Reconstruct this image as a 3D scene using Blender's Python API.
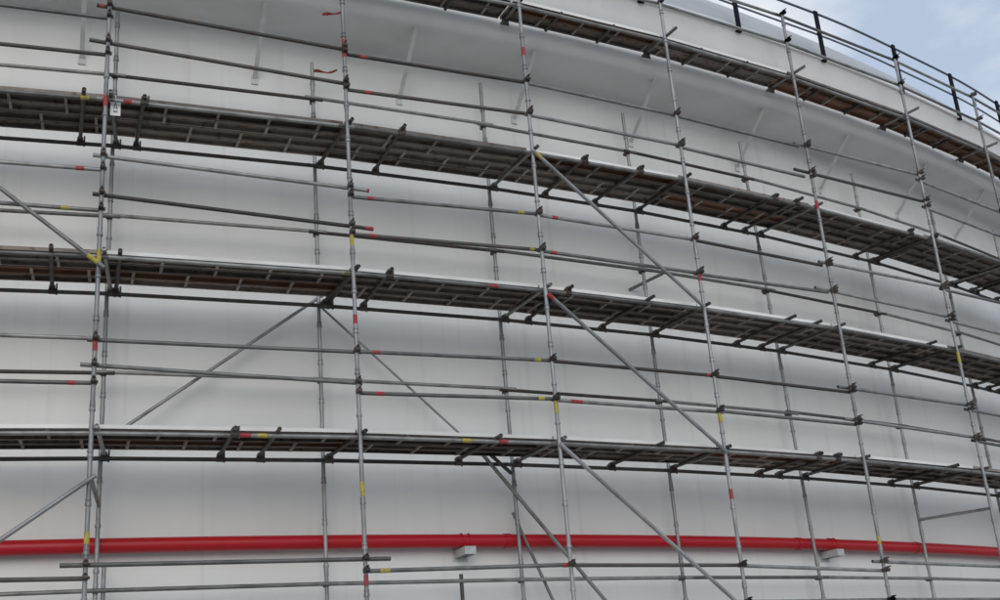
import bpy, bmesh, math, random
from mathutils import Vector, Matrix
random.seed(7)
for o in list(bpy.data.objects): bpy.data.objects.remove(o)
scene = bpy.context.scene
C = scene.collection

# ------------------------------------------------------------------ camera
EYE = 1.7                      # eye height above the ground
DC = 57.43                     # camera to tank axis
FPX, PITCH, ROLL, YAW = 1193.75, .351, -.082, .36
FW = Vector((math.sin(YAW)*math.cos(PITCH), math.cos(YAW)*math.cos(PITCH), math.sin(PITCH)))
_rt = Vector((math.cos(YAW), -math.sin(YAW), 0)); _up = _rt.cross(FW)
RT = math.cos(ROLL)*_rt + math.sin(ROLL)*_up
UP = -math.sin(ROLL)*_rt + math.cos(ROLL)*_up
cd = bpy.data.cameras.new('camera'); cam = bpy.data.objects.new('camera', cd); C.objects.link(cam)
cd.sensor_width = 36; cd.lens = FPX/1000*36; cd.clip_end = 3000; cd.clip_start = .1
M = Matrix((RT, UP, -FW)).transposed().to_4x4(); M.translation = Vector((0, 0, EYE)); cam.matrix_world = M
scene.camera = cam

# ------------------------------------------------------------------ sky, sun, exposure
SUN_EL, SUN_AZ = 21, 194        # degrees; azimuth clockwise from +Y (behind the camera to the left)
world = bpy.data.worlds.new('World'); scene.world = world; world.use_nodes = True
nt = world.node_tree; nt.nodes.clear()
def N(t, **k):
    n = nt.nodes.new(t)
    for a, b in k.items(): setattr(n, a, b)
    return n
sky = N('ShaderNodeTexSky', sky_type='NISHITA', sun_disc=False)
sky.sun_elevation = math.radians(SUN_EL); sky.sun_rotation = math.radians(SUN_AZ)
sky.air_density = 1.0; sky.dust_density = 3.0; sky.ozone_density = 1.5
tc = N('ShaderNodeTexCoord'); mp = N('ShaderNodeMapping'); mp.inputs['Scale'].default_value = (1, 1, 2.2)
mp.inputs['Location'].default_value = (1.3, .7, .1)
nz = N('ShaderNodeTexNoise'); nz.inputs['Scale'].default_value = 2.2; nz.inputs['Detail'].default_value = 7; nz.inputs['Roughness'].default_value = .55
cr = N('ShaderNodeValToRGB'); cr.color_ramp.elements[0].position = .47; cr.color_ramp.elements[1].position = .66
mx = N('ShaderNodeMix', data_type='RGBA'); mx.inputs['B'].default_value = (7.3, 8.6, 10.6, 1)
bg = N('ShaderNodeBackground'); bg.inputs['Strength'].default_value = .1
out = N('ShaderNodeOutputWorld')
L = nt.links.new
L(tc.outputs['Generated'], mp.inputs['Vector']); L(mp.outputs['Vector'], nz.inputs['Vector'])
L(nz.outputs['Fac'], cr.inputs['Fac']); mx.inputs['Factor'].default_value = .62                  # thin even veil over the blue, then white cloud
mc = N('ShaderNodeMix', data_type='RGBA'); mc.inputs['B'].default_value = (10.2, 10.4, 10.6, 1); L(cr.outputs['Color'], mc.inputs['Factor'])
L(sky.outputs['Color'], mx.inputs['A']); L(mx.outputs['Result'], mc.inputs['A']); L(mc.outputs['Result'], bg.inputs['Color']); L(bg.outputs['Background'], out.inputs['Surface'])
sl = bpy.data.lights.new('sun', 'SUN'); so = bpy.data.objects.new('sun', sl); C.objects.link(so)
sl.energy = .5; sl.angle = math.radians(34); sl.color = (1, .97, .92)
az, el = math.radians(SUN_AZ), math.radians(SUN_EL)
sd = Vector((math.sin(az)*math.cos(el), math.cos(az)*math.cos(el), math.sin(el)))
so.rotation_euler = sd.to_track_quat('Z', 'Y').to_euler(); so.location = sd*60
scene.view_settings.view_transform = 'Standard'; scene.view_settings.look = 'None'
scene.view_settings.gamma = 1; scene.view_settings.use_curve_mapping = False
scene.view_settings.exposure = -0.1
scene.render.engine = 'CYCLES'; scene.cycles.max_bounces = 8; scene.cycles.diffuse_bounces = 4

# ------------------------------------------------------------------ geometry of the place (heights above the eye + EYE)
RO, RI, RW = 44.63, 43.387, 43.05          # outer standards, inner standards, tank shell
H = [3.366, 5.366, 7.34, 9.68]             # platform levels above the eye
def P(a, R, h): return Vector((R*math.sin(a), DC - R*math.cos(a), h + EYE))
def px(x, y, R):
    """pixel of the photograph -> (angle, height above the eye) on the scaffold's cylinder of radius R"""
    v = FW + (x-500)/FPX*RT - (y-300)/FPX*UP
    a = v.x**2+v.y**2; b = -2*v.y*DC; c = DC*DC-R*R
    t = (-b-math.sqrt(b*b-4*a*c))/(2*a); X = v*t
    return math.atan2(X.x, DC-X.y), X.z
def ppx(x, y, R): a, h = px(x, y, R); return P(a, R, h)

# ------------------------------------------------------------------ materials
MATS = {}
def mat(name, base, rough=.5, metal=0, spots=None, spot_amt=.5, scale=4, bump=0, bscale=30, objvar=0, coat=0, rust=None, stretch=(1,1,1), spec=.5, streak=None, bdist=.02):
    m = bpy.data.materials.new(name); m.use_nodes = True; t = m.node_tree; b = t.nodes['Principled BSDF']
    b.inputs['Roughness'].default_value = rough; b.inputs['Metallic'].default_value = metal
    b.inputs['Specular IOR Level'].default_value = spec
    b.inputs['Coat Weight'].default_value = coat; b.inputs['Coat Roughness'].default_value = .12
    g = t.nodes.new('ShaderNodeNewGeometry'); mp = t.nodes.new('ShaderNodeMapping'); mp.inputs['Scale'].default_value = stretch
    t.links.new(g.outputs['Position'], mp.inputs['Vector'])
    def noise(s, d=6):
        n = t.nodes.new('ShaderNodeTexNoise'); n.inputs['Scale'].default_value = s; n.inputs['Detail'].default_value = d
        t.links.new(mp.outputs['Vector'], n.inputs['Vector']); return n
    rgb = t.nodes.new('ShaderNodeRGB'); rgb.outputs[0].default_value = (*base, 1); col = rgb.outputs[0]
    def mixin(fac, c):
        nonlocal col
        q = t.nodes.new('ShaderNodeMix'); q.data_type = 'RGBA'; t.links.new(fac, q.inputs['Factor']); t.links.new(col, q.inputs['A'])
        q.inputs['B'].default_value = (*c, 1); col = q.outputs['Result']
    def ramp(src, lo, hi, amt):
        r = t.nodes.new('ShaderNodeMapRange'); r.inputs['From Min'].default_value = lo; r.inputs['From Max'].default_value = hi
        r.inputs['To Max'].default_value = amt; t.links.new(src, r.inputs['Value']); return r.outputs['Result']
    if spots: mixin(ramp(noise(scale).outputs['Fac'], .42, .72, spot_amt), spots)
    if streak:                                         # faint run-down dirt: noise drawn out along the height
        sm = t.nodes.new('ShaderNodeMapping'); sm.inputs['Scale'].default_value = (7, 7, .16); t.links.new(g.outputs['Position'], sm.inputs['Vector'])
        sn = t.nodes.new('ShaderNodeTexNoise'); sn.inputs['Scale'].default_value = 1.0; sn.inputs['Detail'].default_value = 5
        t.links.new(sm.outputs['Vector'], sn.inputs['Vector']); mixin(ramp(sn.outputs['Fac'], .58, .8, .36), streak)
    if rust: mixin(ramp(noise(scale*2.7, 8).outputs['Fac'], .55, .68, .85), rust)
    if objvar:
        oi = t.nodes.new('ShaderNodeObjectInfo'); hs = t.nodes.new('ShaderNodeHueSaturation')
        r = t.nodes.new('ShaderNodeMapRange'); r.inputs['To Min'].default_value = 1-objvar; r.inputs['To Max'].default_value = 1+objvar
        t.links.new(oi.outputs['Random'], r.inputs['Value']); t.links.new(r.outputs['Result'], hs.inputs['Value'])
        t.links.new(col, hs.inputs['Color']); col = hs.outputs['Color']
    t.links.new(col, b.inputs['Base Color'])
    if bump:
        bn = t.nodes.new('ShaderNodeBump'); bn.inputs['Strength'].default_value = bump; bn.inputs['Distance'].default_value = bdist
        t.links.new(noise(bscale, 4).outputs['Fac'], bn.inputs['Height']); t.links.new(bn.outputs['Normal'], b.inputs['Normal'])
    MATS[name] = m; return m
mat('tank_white', (.80, .815, .81), .3, spots=(.64, .65, .63), spot_amt=.4, scale=.7, bump=.45, bscale=.9, stretch=(1, 1, .3), spec=.5, streak=(.52, .51, .47), bdist=.045)
mat('roof_grey', (.50, .51, .51), .55, spots=(.38, .38, .37), spot_amt=.6, scale=.8, bump=.2, bscale=2)
mat('knee_paint', (.64, .65, .65), .5, spots=(.42, .42, .41), spot_amt=.5, scale=5)
mat('rim_white', (.85, .86, .86), .4)
mat('soffit_white', (.80, .81, .805), .3, bdist=.05, spots=(.6, .6, .58), spot_amt=.5, scale=1.2, bump=.2, bscale=1.5)
mat('galvanised', (.28, .283, .275), .48, .55, spots=(.13, .13, .125), spot_amt=.8, scale=5, objvar=.45, bump=.15, bscale=60)
mat('standard_steel', (.32, .325, .33), .48, .5, spots=(.15, .152, .155), spot_amt=.8, scale=3, objvar=.2, bump=.15, bscale=60)
mat('old_tube', (.10, .098, .092), .6, .4, spots=(.06, .057, .052), spot_amt=.7, scale=6, objvar=.3, rust=(.13, .06, .035), bump=.2, bscale=50)
mat('coupler_steel', (.09, .088, .085), .55, .6, spots=(.16, .08, .05), spot_amt=.6, scale=9, objvar=.4)
mat('plank_steel', (.24, .208, .18), .65, .1, spots=(.15, .125, .105), spot_amt=.8, scale=3.5, objvar=.5, rust=(.12, .05, .028), bump=.25, bscale=25)
mat('plank_rusty', (.25, .135, .08), .7, .05, spots=(.13, .06, .035), spot_amt=.8, scale=3, objvar=.3, bump=.25, bscale=25)
mat('plank_rib', (.38, .34, .30), .6, .3, spots=(.13, .10, .08), spot_amt=.7, scale=5, objvar=.3)
mat('plank_edge', (.82, .82, .80), .45, .0, spots=(.62, .60, .56), spot_amt=.6, scale=2.5, objvar=.15)
mat('pipe_red', (.46, .006, .014), .42, spots=(.44, .010, .015), spot_amt=.6, scale=2.5, bump=.12, bscale=6)
mat('paint_red', (.42, .035, .045), .6, spots=(.2, .04, .04), spot_amt=.9, scale=16, rust=(.16, .15, .14))
mat('paint_yellow', (.50, .42, .05), .6, spots=(.28, .24, .07), spot_amt=.9, scale=16, rust=(.2, .19, .17))
mat('paint_black', (.006, .008, .015), .7, spec=.15, spots=(.014, .016, .022), spot_amt=.5, scale=8)
mat('rail_blue_grey', (.09, .11, .15), .5, .1, spots=(.07, .08, .1), spot_amt=.6, scale=6)
mat('bracket_paint', (.55, .57, .57), .5, spots=(.36, .36, .34), spot_amt=.6, scale=9)
mat('tag_white', (.8, .8, .8), .5); mat('tag_ink', (.03, .03, .03), .6)
mat('ground_gravel', (.36, .355, .335), .95, spots=(.24, .235, .22), spot_amt=.8, scale=1.5, bump=.7, bscale=18)

# ------------------------------------------------------------------ helpers
def link(name, me, m, parent=None, loc=(0, 0, 0)):
    o = bpy.data.objects.new(name, me); C.objects.link(o); o.location = loc
    if m and not me.materials: me.materials.append(MATS[m])
    if parent: o.parent = parent
    return o
def bm_obj(name, bm, m, parent=None, loc=(0, 0, 0), smooth=False):
    me = bpy.data.meshes.new(name); bmesh.ops.recalc_face_normals(bm, faces=bm.faces); bm.to_mesh(me); bm.free()
    if smooth:
        for p in me.polygons: p.use_smooth = True
        me.set_sharp_from_angle(angle=math.radians(40))
    return link(name, me, m, parent, loc)
def tag(o, label, cat, group=None):
    o['label'] = label; o['category'] = cat
    if group: o['group'] = group
    return o
def empty(name, loc):
    o = bpy.data.objects.new(name, None); C.objects.link(o); o.location = loc; o.empty_display_size = .3; return o
def add_cyl(bm, a, b, r, n=10, r2=None):
    a, b = Vector(a), Vector(b); d = b-a
    q = d.to_track_quat('Z', 'Y').to_matrix().to_4x4(); q.translation = (a+b)/2
    bmesh.ops.create_cone(bm, cap_ends=True, segments=n, radius1=r, radius2=r if r2 is None else r2, depth=d.length, matrix=q)
def add_box(bm, c, s, rot=None):
    m = Matrix.Translation(c) @ (rot.to_4x4() if rot else Matrix()) @ Matrix.Diagonal((*s, 1))
    bmesh.ops.create_cube(bm, size=1, matrix=m)
_tubes = {}
def tube_mesh(m, n=10):
    if m not in _tubes:
        bm = bmesh.new()                                   # hollow end: outer wall, annulus and inner recess
        bmesh.ops.create_cone(bm, cap_ends=False, segments=n, radius1=1, radius2=1, depth=1)
        for z in (-.5, .5):
            ring = [v for v in bm.verts if abs(v.co.z-z) < 1e-4 and v.co.xy.length > .9]
            ring.sort(key=lambda v: math.atan2(v.co.y, v.co.x))
            inn = [bm.verts.new((v.co.x*.84, v.co.y*.84, z)) for v in ring]
            dep = [bm.verts.new((v.co.x*.84, v.co.y*.84, z*.97)) for v in ring]
            for i in range(n):
                j = (i+1) % n
                bm.faces.new((ring[i], ring[j], inn[j], inn[i])); bm.faces.new((inn[i], inn[j], dep[j], dep[i]))
            bm.faces.new(dep)
        bmesh.ops.recalc_face_normals(bm, faces=bm.faces)
        me = bpy.data.meshes.new('tube_'+m); bm.to_mesh(me); bm.free()
        for p in me.polygons: p.use_smooth = True
        me.set_sharp_from_angle(angle=math.radians(40)); me.materials.append(MATS[m]); _tubes[m] = me
    return _tubes[m]
def place(o, a, b, r):
    d = b-a; q = d.to_track_quat('Z', 'Y').to_matrix()
    m = q.to_4x4() @ Matrix.Diagonal((r, r, d.length, 1)); m.translation = (a+b)/2
    return m
def tube(name, a, b, r, m, parent, base):
    """one tube from a to b (world points) as a child of parent, whose origin is at base"""
    o = bpy.data.objects.new(name, tube_mesh(m)); C.objects.link(o); o.parent = parent
    mm = place(o, Vector(a)-base, Vector(b)-base, r); o.matrix_basis = mm
    return o
def sub(o, parent):
    """child keeps its world place under a transformed parent"""
    o.parent = parent
    return o

# ------------------------------------------------------------------ ground
bm = bmesh.new()
vs = [bm.verts.new((x, y, 0)) for x, y in ((-900, -900), (900, -900), (900, 900), (-900, 900))]; bm.faces.new(vs)
g = bm_obj('ground', bm, 'ground_gravel'); g['kind'] = 'structure'; g['label'] = 'grey gravel yard around the tank'

# ------------------------------------------------------------------ the tank
AX = Vector((0, DC, 0))
tank = empty('storage_tank', AX)
tag(tank, 'huge white painted steel storage tank with overhanging rim behind the scaffold', 'tank')
def lathe(name, prof, m, seg=480, smooth=True, parent=tank):
    bm = bmesh.new(); rows = []
    for R, z in prof:
        rows.append([bm.verts.new((R*math.sin(2*math.pi*i/seg), -R*math.cos(2*math.pi*i/seg), z)) for i in range(seg)])
    for a, b in zip(rows, rows[1:]):
        for i in range(seg): bm.faces.new((a[i], a[(i+1) % seg], b[(i+1) % seg], b[i]))
    return bm_obj(name, bm, m, parent, smooth=smooth)
E = EYE
lathe('shell', [(RW, -.2), (RW, 2.2), (RW, 4.6), (RW, 7.0), (RW, 9.46+E)], 'tank_white')
lathe('soffit', [(RW-.004, 9.26+E), (RW+.012, 9.32+E), (RW+.045, 9.375+E), (RW+.10, 9.41+E), (RW+.2, 9.425+E), (43.6, 9.425+E), (43.80, 9.435+E), (43.88, 9.455+E), (43.94, 9.50+E), (43.97, 9.57+E), (43.975, 9.66+E)], 'soffit_white')
lathe('fascia', [(43.972, 9.62+E), (43.99, 9.9+E), (44.05, 10.4+E), (44.13, 10.575+E)], 'tank_white')
lathe('rim', [(44.12, 10.57+E), (44.17, 10.58+E), (44.18, 10.60+E), (44.06, 10.765+E), (44.0, 10.80+E)], 'rim_white')
lathe('roof', [(44.01, 10.79+E), (43.85, 11.02+E), (43.6, 11.36+E), (43.3, 11.76+E), (43.0, 12.07+E), (42.5, 12.43+E), (41.5, 12.92+E), (38, 14.0+E), (30, 16.0+E), (18, 18+E), (8, 19+E), (.02, 19.3+E)], 'roof_grey')
# knee braces that carry the overhang, one every two metres
KA = [-.100, -.0515, -.003, .049, .0975, .1405, .190, .2425, .2905, .344, .393, .442, .491]
for a in KA:
    bm = bmesh.new()
    lo = P(a, RW-.005, 8.70)-AX; hi = P(a, 43.86, 9.44)-AX
    d = (hi-lo).normalized(); t = Vector((math.cos(a), math.sin(a), 0)); n = d.cross(t)
    rot = Matrix((t, n, d)).transposed()
    add_box(bm, (lo+hi)/2, (.058, .012, (hi-lo).length), rot)
    add_box(bm, (lo+hi)/2 + n*.028 + t*.0235, (.011, .048, (hi-lo).length*.98), rot)
    rad = Matrix((t, Vector((math.sin(a), -math.cos(a), 0)), Vector((0, 0, 1)))).transposed()
    add_box(bm, P(a, RW+.009, 8.70)-AX, (.09, .022, .12), rad)
    bm_obj('knee_brace', bm, 'knee_paint', tank)

# ------------------------------------------------------------------ handrail on the rim
HR = empty('roof_handrail', P(.3249, 44.12, 10.70))
tag(HR, 'black posted handrail standing on the rim of the white tank', 'handrail')
PA = [.0, .0457, .0913, .137, .1826, .2283, .2746, .3249, .3691, .4122, .458, .504]
PA = [-.0914, -.0457]+PA
rh = random.Random(3)
for a in PA:
    bm = bmesh.new(); t = Vector((math.cos(a), math.sin(a), 0)); rad = Vector((math.sin(a), -math.cos(a), 0))
    rot = Matrix((t, rad, Vector((0, 0, 1)))).transposed()
    lo = P(a, 44.17, 10.56)-HR.location
    add_box(bm, lo+Vector((0, 0, .5)), (.085, .03, 1.02), rot)
    add_box(bm, lo+Vector((0, 0, .5))+rad*-.028, (.02, .03, 1.0), rot)
    add_box(bm, lo+Vector((0, 0, .02))+rad*-.03, (.12, .05, .03), rot)
    bm_obj('post', bm, 'paint_black', HR)
def arc_rail(name, R, h, r, a0, a1, seg=60):
    bm = bmesh.new(); rows = []; n = 8
    for i in range(seg+1):
        a = a0+(a1-a0)*i/seg
        hh = h+.012*math.sin(a*70)
        rows.append([bm.verts.new(P(a, R+r*math.cos(2*math.pi*k/n), hh+r*math.sin(2*math.pi*k/n))-HR.location) for k in range(n)])
    for x, y in zip(rows, rows[1:]):
        for k in range(n): bm.faces.new((x[k], x[(k+1) % n], y[(k+1) % n], y[k]))
    bm.faces.new(rows[0]); bm.faces.new(rows[-1])
    bm_obj(name, bm, 'rail_blue_grey', HR, smooth=True)
arc_rail('top_rail', 44.12, 11.57, .021, -.115, .53)
arc_rail('mid_rail', 44.12, 11.12, .017, -.115, .53)

# ------------------------------------------------------------------ red pipe
RP, HP = 43.225, 2.372
pipe = empty('fire_water_pipe', P(.06, RP, HP-.1))
tag(pipe, 'bright red ring pipe running along the foot of the white tank wall', 'pipe')
bm = bmesh.new(); rows = []; n = 24; seg = 90
for i in range(seg+1):
    a = -.16+.70*i/seg
    rows.append([bm.verts.new(P(a, RP+.085*math.cos(2*math.pi*k/n), HP+.085*math.sin(2*math.pi*k/n))-pipe.location) for k in range(n)])
for x, y in zip(rows, rows[1:]):
    for k in range(n): bm.faces.new((x[k], x[(k+1) % n], y[(k+1) % n], y[k]))
bm.faces.new(rows[0]); bm.faces.new(rows[-1])
bm_obj('pipe_run', bm, 'pipe_red', pipe, smooth=True)
for x in (93, 511, 803, 921):                         # grooved couplings where two pipe lengths meet
    a = px(x, 543, RP+.1)[0]; t = Vector((math.cos(a), math.sin(a), 0)); c = P(a, RP, HP)-pipe.location
    bm = bmesh.new(); add_cyl(bm, c-t*.045, c+t*.045, .093, 24)
    bm_obj('pipe_coupling', bm, 'pipe_red', pipe, smooth=True)
for a in (px(471, 551, 43.4)[0], px(842, 556, 43.4)[0], -.10, .42):
    t = Vector((math.cos(a), math.sin(a), 0)); rad = Vector((math.sin(a), -math.cos(a), 0))
    rot = Matrix((t, rad, Vector((0, 0, 1)))).transposed()
    bm = bmesh.new(); c = P(a, RW+.17, HP-.148)-pipe.location
    for off, s in (((0, 0, .052), (.15, .34, .012)), ((-.07, 0, .002), (.012, .34, .088)), ((.07, 0, .002), (.012, .34, .088)), ((0, .165, .002), (.13, .012, .085)), ((0, -.165, .0), (.2, .012, .17))):
        add_box(bm, c+rot @ Vector(off), s, rot)
    br = bm_obj('bracket', bm, 'bracket_paint', pipe)
    bm = bmesh.new()
    for s in (-.05, .05):
        for k in range(12):
            q0, q1 = math.pi*k/12, math.pi*(k+1)/12
            f = lambda q: P(a, RP+.092*math.cos(q), HP+.092*math.sin(q))-pipe.location+t*s
            add_cyl(bm, f(q0), f(q1), .008, 6)
    sub(bm_obj('clamp', bm, 'pipe_red'), br)

# ------------------------------------------------------------------ scaffold
BASE = P(.1253, RO, -EYE)
scaf = empty('scaffold', BASE)
tag(scaf, 'galvanised tube scaffold with four plank platforms curving round the white tank', 'scaffold')
TR = .0242
SP = [None, ((110, 0), (84, 600)), ((342, 0), (367, 600)), ((518.5, 0), (574, 600)), ((659.5, 0), (746.5, 600)), ((779, 0), (890, 600)), ((882, 0), (1000, 550)), ((963.5, 60), (1000, 207))]
IP = [None, ((117.5, 25), (96.5, 560)), ((312, 67), (327, 597)), ((480, 82), (524, 600)), ((622, 110), (685.5, 597)), ((741, 150), (824, 600)), ((852, 175), (934, 597)), ((928, 200), (997, 495))]
AS = {0: -.060, -1: -.121, 8: .419, 9: .477}; AI = {0: -.057, -1: -.118, 8: .418, 9: .476}
itop = {1: 9.28, 2: 8.9, 3: 9.02, 4: 9.0, 5: 9.0, 6: 9.03, 7: 9.0}
def line_on(pts, R):
    (x0, y0), (x1, y1) = pts
    a0, h0 = px(x0, y0, R); a1, h1 = px(x1, y1, R)
    s = (a1-a0)/(h1-h0); s = max(-.002, min(.002, s)); am, hm = (a0+a1)/2, (h0+h1)/2
    return lambda h: am+s*(h-hm)
SA, IA = {}, {}
for k in range(-1, 10):
    if 1 <= k <= 7: SA[k] = line_on(SP[k], RO); IA[k] = line_on(IP[k], RI)
    else:
        SA[k] = (lambda v: (lambda h: v))(AS[k]); IA[k] = (lambda v: (lambda h: v))(AI[k])
def standard(fa, R, top, rng, cups_from):
    """one upright: tubes spigoted end to end, a locking cup every half metre, base plate on the ground"""
    lo = P(fa(-EYE+.0), R, -EYE); hi = P(fa(top), R, top)
    bm = bmesh.new(); d = hi-lo; ln = d.length; u = d.normalized()
    r0 = TR*1.02
    add_cyl(bm, Vector((0, 0, .0)), d, r0, 12)
    add_box(bm, Vector((0, 0, .006)), (.16, .16, .011))
    z = cups_from
    while z < ln-.05:
        c = u*z
        add_cyl(bm, c-u*.022, c+u*.016, .036, 10, .031)
        if rng.random() < .75: add_cyl(bm, c+u*.03, c+u*.055, .033, 10, .028)
        z += .5
    z = 1.2+rng.random()*1.2
    while z < ln-.2:
        add_cyl(bm, u*(z-.06), u*(z+.06), .0285, 10); z += 2.0+rng.choice((0, .5, 1.0))
    return bm_obj('standard', bm, 'standard_steel', scaf, lo-BASE, smooth=True), lo
rs = random.Random(11); outer = {}; inner = {}
for k in range(-1, 10):
    outer[k] = standard(SA[k], RO, 10.82+rs.uniform(-.03, .05), rs, .27)
    inner[k] = standard(IA[k], RI, itop.get(k, 9.0), rs, .27)

# couplers: a right-angle clamp, two hinged collars with bolts, shared mesh
def coupler_mesh():
    bm = bmesh.new()
    add_cyl(bm, (0, 0, -.03), (0, 0, .03), .036, 10)
    add_cyl(bm, (-.03, -.05, 0), (.03, -.05, 0), .036, 10)
    add_box(bm, (0, -.025, 0), (.05, .05, .05))
    add_cyl(bm, (.045, -.01, 0), (.045, .04, 0), .011, 6); add_cyl(bm, (.0, -.06, .045), (.0, -.115, .045), .011, 6)
    add_box(bm, (.04, 0, 0), (.03, .02, .035)); add_box(bm, (0, -.06, .04), (.035, .03, .02))
    bmesh.ops.recalc_face_normals(bm, faces=bm.faces)
    me = bpy.data.meshes.new('coupler'); bm.to_mesh(me); bm.free()
    for p in me.polygons: p.use_smooth = True
    me.set_sharp_from_angle(angle=math.radians(40)); me.materials.append(MATS['coupler_steel']); return me
CPL = coupler_mesh()
def coupler(p, a, host, flip=1):
    """clamp at world point p on a standard (host = its object and world base); faces along the radius at angle a"""
    o = bpy.data.objects.new('coupler', CPL); C.objects.link(o)
    t = Vector((math.cos(a), math.sin(a), 0)); rad = Vector((-math.sin(a), math.cos(a), 0))*flip
    m = (Matrix((t*flip, rad, Vector((0, 0, 1)))).transposed() @ Matrix.Diagonal((.85, 1, .82))).to_4x4(); m.translation = p-host[1]
    o.parent = host[0]; o.matrix_basis = m
    return o

def band_on(o, a, b, t0, t1, colour, r=TR):
    """painted end band round a tube running a-b, between fractions t0 and t1"""
    tm, td = (t0+t1)/2, (t1-t0)/2*rs.uniform(.55, .95)
    if 0 < t0 and t1 < 1: t0, t1 = tm-td, tm+td
    p0, p1 = a.lerp(b, t0), a.lerp(b, t1)
    w = bpy.data.objects.new('paint_band', tube_mesh('paint_'+colour)); C.objects.link(w)
    m = place(w, p0-BASE, p1-BASE, r*1.07)
    w.parent = o; w.matrix_parent_inverse = o.matrix_basis.inverted(); w.matrix_basis = m
    return w

RIN = RO-.051        # rails clamp on the inner side of the outer standards
def rail(name, xa, ya, xb, yb, R=RIN, m='galvanised', ext=(.06, .06), bands=(), ends=True, k=None, host=None):
    a, b = ppx(xa, ya, R), ppx(xb, yb, R); u = (b-a).normalized()
    A, B = a-u*ext[0], b+u*ext[1]
    o = tube(name, A, B, TR, m, scaf, BASE)
    L_ = (B-A).length
    for x0, x1, c in bands:
        f = lambda x: ((b-a).length*((x-xa)/(xb-xa))+ext[0])/L_
        band_on(o, A, B, max(-.0015, f(x0)), min(1.0015, f(x1)), c)
    if k is not None and host:
        for kk, p in ((k, a), (k+1, b)):
            if kk in host:
                fa = SA[kk] if host is outer else IA[kk]; RR = RO if host is outer else RI
                h = p.z-EYE; coupler(P(fa(h), RR, h), fa(h), host[kk], 1 if R < RR else -1)
    return o
def rail_def(name, k, h, host=None, R=RIN, m='galvanised', inn=False, ext=.06):
    F = IA if inn else SA
    a, b = P(F[k](h), R, h), P(F[k+1](h), R, h); u = (b-a).normalized()
    o = tube(name, a-u*ext, b+u*ext, TR, m, scaf, BASE)
    if host:
        for kk in (k, k+1):
            RR = RI if inn else RO
            coupler(P(F[kk](h), RR, h), F[kk](h), host[kk], 1 if R < RR else -1)
    return o
G = 'guard_rail'
# (bay, xa, ya, xb, yb, extension left/right, bands) measured along the outer standards
rails = [
 # above platform 1
 (0, 0, 335, 97, 338.5, .8, .03, ()), (0, 0, 381, 95, 383, .8, .02, ((66, 76, 'red'),)),
 (1, 97, 340, 357, 352, .1, .05, ()), (1, 96, 365.5, 358, 383, .16, .05, ()),
 (2, 358, 351.5, 552, 360.5, .05, .05, ((371, 379, 'red'), (532, 540, 'yellow'))), (2, 360, 393, 555, 399, .03, .05, ((374, 383, 'red'), (535, 545, 'yellow'))),
 (3, 552, 361, 713, 375.5, .04, .05, ((704, 712, 'red'),)), (3, 555, 400, 720, 412, .04, .05, ((569, 581, 'red'),)),
 (4, 713, 376, 848, 392, .04, .03, ()), (4, 720, 411, 855, 424.5, .05, .04, ()),
 (5, 847, 388, 966, 405, .2, .04, ()), (5, 853, 420, 972, 437, .2, .04, ()),
 (6, 966, 409.5, 1065, 427, .03, .05, ()), (6, 973, 440.5, 1068, 458, .03, .05, ()),
 # above platform 2
 (0, 0, 162, 103, 170, .8, .03, ((75, 84, 'red'),)), (0, 0, 203, 100, 210.5, .8, .03, ((60, 69, 'yellow'),)),
 (1, 104, 156.5, 351, 188.5, .12, .22, ((368, 372.5, 'red'),)), (1, 101, 195, 352, 226.5, .09, .26, ((366, 377, 'red'),)),
 (2, 353, 197, 537, 214, .03, .05, ((365, 373, 'red'), (515, 524, 'yellow'))), (2, 354, 234.5, 541, 250, .03, .05, ((367, 376, 'red'), (527, 535, 'yellow'))),
 (3, 538, 215, 693, 239.5, .04, .05, ((550, 557, 'red'),)), (3, 541, 251, 697, 273, .05, .05, ((548, 557, 'red'),)),
 (4, 693, 240, 820, 265, .05, .04, ()), (4, 697, 274, 826, 292, .05, .04, ()),
 (5, 820, 262, 940, 286, .03, .04, ()), (5, 824, 289.5, 945, 316, .2, .04, ()),
 (6, 941, 289, 1040, 312, .03, .05, ()), (6, 947, 320.5, 1045, 345, .03, .05, ()),
 # above platform 3
 (0, 0, 5, 108, 18.5, .8, .03, ()), (0, 0, 44, 106, 55, .8, .03, ()),
 (1, 109, 7.5, 343, 49.5, .14, .05, ((99, 106, 'red'),)), (1, 107, 43, 346, 84, .2, .05, ()),
 (2, 346, 54.5, 525, 82.5, .02, .05, ((358, 367, 'red'),)), (2, 348, 90, 528, 114, .02, .05, ((362, 371, 'red'),)),
 (3, 526, 83, 674, 115, .05, .05, ()), (3, 528, 115, 678, 145, .05, .05, ((516, 525, 'yellow'),)),
 (4, 674, 115.5, 797, 146, .05, .03, ()), (4, 679, 147, 803, 176.5, .05, .03, ()),
 (5, 798, 144.5, 917, 174.5, .1, .04, ()), (5, 803, 171.5, 921, 201, .2, .04, ()),
 (6, 917, 180, 1012, 217, .02, .05, ()), (6, 923, 207, 1016, 242, .02, .05, ()),
 # below platform 1
 (0, 0, 580, 85, 578.5, .8, .02, ()), (1, 86, 565, 364, 559, .25, .3, ()),
 (2, 366, 571, 571, 564.5, .03, .05, ((377, 390, 'yellow'),)), (3, 571, 565, 741, 565, .05, .05, ((553, 563, 'red'),)),
 (4, 741, 565.5, 883, 570.5, .05, .04, ()), (5, 880, 561.5, 1003, 566.5, .16, .05, ()),
]
for k, xa, ya, xb, yb, e0, e1, bands in rails:
    rail(G, xa, ya, xb, yb, ext=(e0, e1), bands=bands, k=k, host=outer, m='galvanised' if (k+int(ya)) % 4 else 'old_tube')
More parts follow.
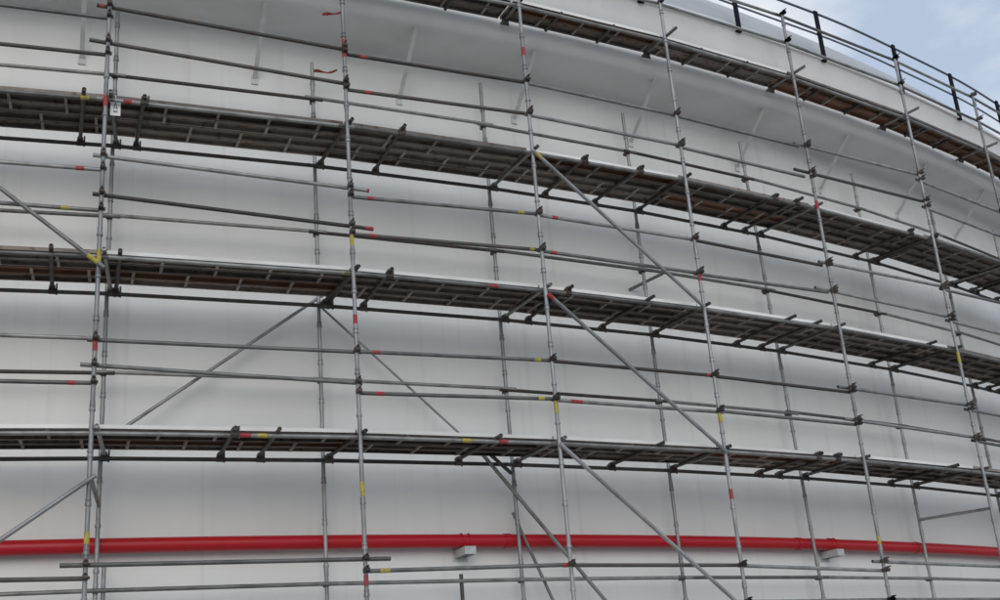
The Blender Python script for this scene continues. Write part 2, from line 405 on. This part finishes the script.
# above platform 4, and the bays beyond the frame
for k in range(-1, 9):
    for dh in (1.10, .585): rail_def(G, k, H[3]+dh, outer, ext=.09)
for k in (-1, 7, 8):
    for i in range(3):
        for dh in (1.03, .53): rail_def(G, k, H[i]+dh, outer)
# inner guard rail a metre above each platform, on the inner standards
for i in range(3):
    for k in range(-1, 9):
        o = rail_def(G, k, H[i]+.972+rs.uniform(-.012, .012), inner if k >= 0 else None, R=RI+.05, inn=True, ext=.12, m=('galvanised', 'old_tube')[(k+i) % 3 == 0])
for k in range(0, 8): rail_def(G, k, H[0]-1.515, inner, R=RI+.05, inn=True, ext=.12)
# ledgers under the platforms
LB = {(0, 1): ((238, 252, 'red'), (253, 271, 'yellow')), (0, 2): ((460, 474, 'yellow'), (497, 509, 'red')), (1, 1): ((341, 353, 'yellow'),), (1, 2): ((487, 500, 'red'),), (1, 3): ((563, 570, 'yellow'),), (2, 0): ((80, 91, 'yellow'),), (2, 1): ((121, 135, 'red'),)}
for i in range(4):
    for k in range(-1, 9):
        h = H[i]-(.045 if i < 3 else .075)
        a, b = P(SA[k](h), RIN, h), P(SA[k+1](h), RIN, h); u = (b-a).normalized()
        o = tube('ledger', a-u*.1, b+u*.1, TR, 'galvanised', scaf, BASE)
        for x0, x1, c in LB.get((i, k), ()):
            ang = lambda x: px(x, 300, RIN)[0]
            # angle of the band along the bay, read at the ledger's own height
            def fr(x):
                best = min(range(0, 101), key=lambda s: abs(proj_x(a.lerp(b, s/100))-x)); return best/100
            def proj_x(p):
                q = p-Vector((0, 0, EYE)); return 500+FPX*q.dot(RT)/q.dot(FW)
            L_ = (b-a).length+.2
            band_on(o, a-u*.1, b+u*.1, (fr(x0)*(b-a).length+.1)/L_, (fr(x1)*(b-a).length+.1)/L_, c)
        if i < 3:
            a, b = P(IA[k](h), RI+.05, h), P(IA[k+1](h), RI+.05, h); u = (b-a).normalized()
            tube('ledger', a-u*.12, b+u*.12, TR*1.05, 'old_tube', scaf, BASE)
# bottom ledger level, two metres under platform 1
for k in range(-1, 9):
    rail_def('ledger', k, H[0]-1.985, outer, ext=.1); rail_def('ledger', k, H[0]-2.02, None, R=RI+.05, inn=True, ext=.1)
    rail_def('ledger', k, -EYE+.35, None, ext=.1); rail_def('ledger', k, -EYE+.38, None, R=RI+.05, inn=True, ext=.1)

# transoms: tube with a clamp near each end, resting on the ledgers under the planks
def transom(a_in, a_out, h, R0, R1, m='old_tube', clamps=()):
    p, q = P(a_in, R0, h), P(a_out, R1, h)
    o = tube('transom', p, q, TR*1.02, m, scaf, BASE)
    u = (q-p); 
    for Rc in clamps:
        f = (Rc-R0)/(R1-R0); c = p.lerp(q, f)
        bm = bmesh.new(); d = u.normalized(); t = Vector((math.cos(a_in), math.sin(a_in), 0)); rot = Matrix((t, d, Vector((0, 0, 1)))).transposed()
        add_cyl(bm, -d*.035, d*.035, .037, 10); add_cyl(bm, -t*.04+Vector((0, 0, -.047)), t*.04+Vector((0, 0, -.047)), .037, 10)
        add_box(bm, Vector((0, 0, -.025)), (.06, .06, .05), rot); add_cyl(bm, t*.05+Vector((0, 0, -.09)), t*.05+Vector((0, 0, .05)), .012, 6)
        w = bm_obj('transom_clamp', bm, 'coupler_steel', smooth=True)
        w.parent = o; w.matrix_parent_inverse = o.matrix_basis.inverted(); w.matrix_basis = Matrix.Translation(c-BASE)
    return o
XT = {0: [(220, 456), (260, 457), (458, 460), (612, 466), (760, 473), (780, 475), (892, 485)],
      1: [(52, 290), (116, 293), (329, 304), (363, 307), (528, 317), (602, 324), (737, 342), (762, 347), (873, 367), (896, 371), (990, 393)],
      2: [(80, 142), (136, 146), (375, 170), (545, 194), (594, 198), (724, 226), (745, 230), (856, 256), (877, 260), (955, 284), (972, 290)]}
for i in range(3):
    for (x, y) in XT[i]:
        a = px(x, y, RI+.05)[0]; transom(a, a+rs.uniform(-.0008, .0008), H[i]+.004, RI-.03+rs.uniform(-.03, .03), RO+.03+rs.uniform(-.03, .06), 'old_tube', (RI+.05, RIN) if rs.random() < .45 else (RI+.05,))
    for k in range(-1, 10):
        a0, a1 = IA[k](H[i]), SA[k](H[i]); s = .0011
        transom(a0+s, a1+s, H[i]+.004, RI-.05, RO+.07, ('old_tube', 'galvanised')[k % 2], (RI+.05,))
    for k in (-1, 7, 8):
        for f in (.33, .67):
            a = SA[k](0)+(SA[k+1](0)-SA[k](0))*f; transom(a, a, H[i]+.004, RI-.03, RO+.1, 'old_tube', (RI+.05,))
for k in range(-1, 10):
    a = SA[k](H[3]); transom(a+.0011, a+.0011, H[3]+.004, 44.0, RO+.22, 'galvanised', (44.10,))
    for f in (.3, .66):
        if k < 9:
            b = a+(SA[k+1](H[3])-a)*f; transom(b, b, H[3]+.004, 44.06, RO-.09, 'old_tube')
# low cross tube between inner and outer standard of the sixth pair, raker at the first pair
tube('cross_tube', ppx(920, 519.5, RI+.05), ppx(989, 508.5, RO-.05), TR, 'galvanised', scaf, BASE)
tube('cross_tube', ppx(91, 479, RO-.05), ppx(99, 505, RI+.05), TR, 'galvanised', scaf, BASE)
tube('cross_tube', ppx(491, 455, RI+.3), ppx(511, 473, RI+.05), TR, 'old_tube', scaf, BASE)

# diagonal braces
RB = RO+.052
def brace(xa, ya, xb, yb, R=RB, m='galvanised', e0=.1, e1=.1, bands=(), Rb=None, r=TR*1.04):
    a, b = ppx(xa, ya, R), ppx(xb, yb, Rb or R); u = (b-a).normalized(); A, B = a-u*e0, b+u*e1
    o = tube('brace', A, B, r, m, scaf, BASE)
    for t0, t1, c in bands: band_on(o, A, B, t0, t1, c, TR*1.04)
    return o
brace(0, 188, 97, 262, e0=1.9, bands=((.93, .975, 'yellow'),))
brace(538, 155, 699, 302, m='standard_steel', bands=((.02, .05, 'yellow'),))
brace(554, 299, 721, 447, m='standard_steel', bands=((.0, .03, 'red'),))
brace(566, 449, 737, 602, m='standard_steel', e1=.5)
brace(0, 540, 87, 481, m='standard_steel', e0=1.6)
brace(317, 299, 110, 437, R=RI-.05, e1=.3, m='standard_steel', r=.021)
brace(323, 309, 480, 452, R=RI-.05, m='standard_steel', r=.015)
brace(484, 456, 606, 601, R=RI+.06, m='galvanised', e1=.6)
brace(513, 513, 553, 600, R=RI-.055, m='standard_steel', e0=.01, e1=.5, r=.021)
# short inner upright beside the first bracket, and wall ties
p = ppx(461, 574, RI+.0); tube('short_upright', p, Vector((p.x, p.y, .0)), TR, 'old_tube', scaf, BASE)
p = ppx(104, 566, RI+.02); tube('short_upright', p, Vector((p.x, p.y, .0)), TR, 'galvanised', scaf, BASE)
for (x, y, i) in ((648, 281, 1),):
    a, h = px(x, y, RI+.02); tube('wall_tie', P(a-.002, RW, h-.02), P(a+.003, RI+.22, h+.06), TR, 'galvanised', scaf, BASE)

# planks: pressed steel channel with cross ribs underneath
def plank_mesh(ln, w, off, top):
    bm = bmesh.new(); th = .005; dp = .048
    add_box(bm, (0, 0, -th/2), (ln, w, th))
    for s in (-1, 1):
        add_box(bm, (0, s*(w/2-th/2), -dp/2-th/2), (ln-.002, th, dp-th))
        add_box(bm, (0, s*(w/2-.016), -dp+.0012), (ln-.004, .026, .004))
    for e in (-1, 1): add_box(bm, (e*(ln/2-.004), 0, -dp/2), (.006, w-.012, dp-.006))
    nf = len(bm.faces)
    x = -ln/2+off
    while x < ln/2-.05:
        add_box(bm, (x, 0, -dp*.52-.004), (.034, w-.013, dp-.001)); x += .62
    bm.faces.ensure_lookup_table()
    for f in bm.faces[nf:]: f.material_index = 1
    bmesh.ops.recalc_face_normals(bm, faces=bm.faces)
    me = bpy.data.meshes.new('plank'); bm.to_mesh(me); bm.free()
    me.materials.append(MATS[top]); me.materials.append(MATS['plank_rib']); return me
rp = random.Random(5); PW = .222; pm = {}
def plank(k, R, h, row, kind):
    a0, a1 = SA[k](h), SA[k+1](h)
    A, B = P(a0, R, h), P(a1, R, h); d = B-A
    jit = rp.uniform(-.05, .05); key = (k, row, kind)
    if key not in pm: pm[key] = plank_mesh(d.length-.012, PW-.012, (.22, .22, .52, .52)[row % 4]+.06*((k*3) % 4), kind)
    o = bpy.data.objects.new('plank', pm[key]); C.objects.link(o); o.parent = scaf
    u = d.normalized(); o.location = (A+B)/2-BASE+Vector((0, 0, .073+rp.uniform(-.002, .006)))
    o.rotation_euler = (rp.uniform(-.01, .01), 0, math.atan2(u.y, u.x)+rp.uniform(-.0015, .0015))
    return o
for i in range(3):
    for k in range(-1, 9):
        for r in range(4):
            kind = 'plank_edge' if (r == 3 and False) else ('plank_rusty' if rp.random() < .08 else 'plank_steel')
            plank(k, 43.575+PW*(r+.5), H[i], r, kind)
for k in range(-1, 9):
    for r in range(2):
        plank(k, 44.06+PW*(r+.5), H[3], r+2*(k % 2), 'plank_rusty' if k >= 5 or k == 3 and r == 1 else 'plank_steel')
# edge strip along the outer side of the platforms, near-white on the listed bays, plank-coloured on the rest
BRIGHT = {(3, 2), (3, 3), (3, 4), (2, 3), (2, 5), (1, 1), (1, 2), (1, 3), (1, 4), (1, 5), (0, 1), (0, 2), (0, 3), (0, 4), (0, 5), (0, 0)}
for i in range(4):
    for k in range(-1, 9):
        R = 44.478 if i < 3 else 44.522
        A, B = P(SA[k](H[i]), R, H[i]), P(SA[k+1](H[i]), R, H[i]); d = B-A; u = d.normalized()
        bright = (i, k) in BRIGHT; mk = ('toe', k, bright)
        me = pm.setdefault(mk, None)
        if me is None:
            bm = bmesh.new(); add_box(bm, (0, 0, 0), (d.length-.02, .012, .042)); add_box(bm, (0, .011, .018), (d.length-.02, .022, .006))
            me = bpy.data.meshes.new('edge_strip'); bm.to_mesh(me); bm.free(); me.materials.append(MATS['plank_edge' if bright else 'plank_steel']); pm[mk] = me
        o = bpy.data.objects.new('edge_strip', me); C.objects.link(o); o.parent = scaf
        o.location = (A+B)/2-BASE+Vector((0, 0, .054)); o.rotation_euler = (0, 0, math.atan2(u.y, u.x))

# painted bands on the standards
def sband(k, x0, y0, x1, y1, c):
    a, b = ppx(x0, y0, RO), ppx(x1, y1, RO); fa = SA[k]
    h0, h1 = a.z-EYE, b.z-EYE; a, b = P(fa(h0), RO, h0), P(fa(h1), RO, h1)
    w = bpy.data.objects.new('paint_band', tube_mesh('paint_'+c)); C.objects.link(w)
    w.parent = outer[k][0]; w.matrix_basis = place(w, a-outer[k][1], b-outer[k][1], TR*1.12)
for q in [(1, 104, 96, 104, 106, 'red'), (1, 97, 340, 97, 351, 'red'), (1, 100, 250, 100, 264, 'yellow'), (1, 87, 532, 87, 544, 'yellow'),
          (2, 344, 40, 345, 58, 'red'), (2, 353, 236, 353, 246, 'yellow'), (2, 356, 315, 356, 324, 'red'), (2, 363, 482, 364, 496, 'yellow'), (2, 366, 575, 366, 586, 'red'),
          (3, 523, 48, 523, 56, 'red'), (3, 556, 401, 557, 413, 'yellow'), (4, 699, 272, 700, 281, 'red'), (4, 732, 489, 733, 499, 'red'), (4, 719, 414, 720, 423, 'yellow'),
          (5, 880, 536, 882, 545, 'yellow'), (5, 812, 200, 813, 208, 'red'), (6, 956, 352, 958, 362, 'yellow')]: sband(*q)

# ------------------------------------------------------------------ small things
c = ppx(115.5, 108, RO-.12)
tagp = empty('scaffold_tag', c); tag(tagp, 'small white inspection tag hanging beside an upright at a platform edge', 'tag')
bm = bmesh.new(); add_box(bm, (0, 0, 0), (.115, .008, .205)); add_cyl(bm, (0, 0, .10), (0, .0, .17), .004, 6); bm_obj('plate', bm, 'tag_white', tagp)
bm = bmesh.new()
add_box(bm, (-.012, -.006, .02), (.006, .003, .09), Matrix.Rotation(.18, 3, 'Y')); add_box(bm, (.012, -.006, .02), (.006, .003, .09), Matrix.Rotation(-.18, 3, 'Y'))
for z in (-.045, -.06, .0): add_box(bm, (0, -.006, z), (.05 if z else .03, .003, .006))
bm_obj('print', bm, 'tag_ink', tagp)
def ribbon(x0, y0, x1, y1, R, label, sag):
    a, b = ppx(x0, y0, R), ppx(x1, y1, R); bm = bmesh.new(); rows = []
    for i in range(9):
        f = i/8; p = a.lerp(b, f)-a+Vector((0, 0, -sag*math.sin(f*5)))
        w = .016+.008*math.sin(f*9); rows.append((bm.verts.new(p+Vector((0, .01*math.sin(f*7), w))), bm.verts.new(p+Vector((0, -.01*math.sin(f*7), -w)))))
    for p, q in zip(rows, rows[1:]): bm.faces.new((p[0], q[0], q[1], p[1]))
    bmesh.ops.solidify(bm, geom=list(bm.faces), thickness=.003)
    return tag(bm_obj('tape_ribbon', bm, 'paint_red', None, a), label, 'ribbon')
ribbon(337, 70, 312.5, 73, RI, 'loose bright red tape end tied to the top of an inner upright', .03)
ribbon(344, 11, 322, 16, RO, 'loose dark red tape tied high on the upright with red clamp', .02)
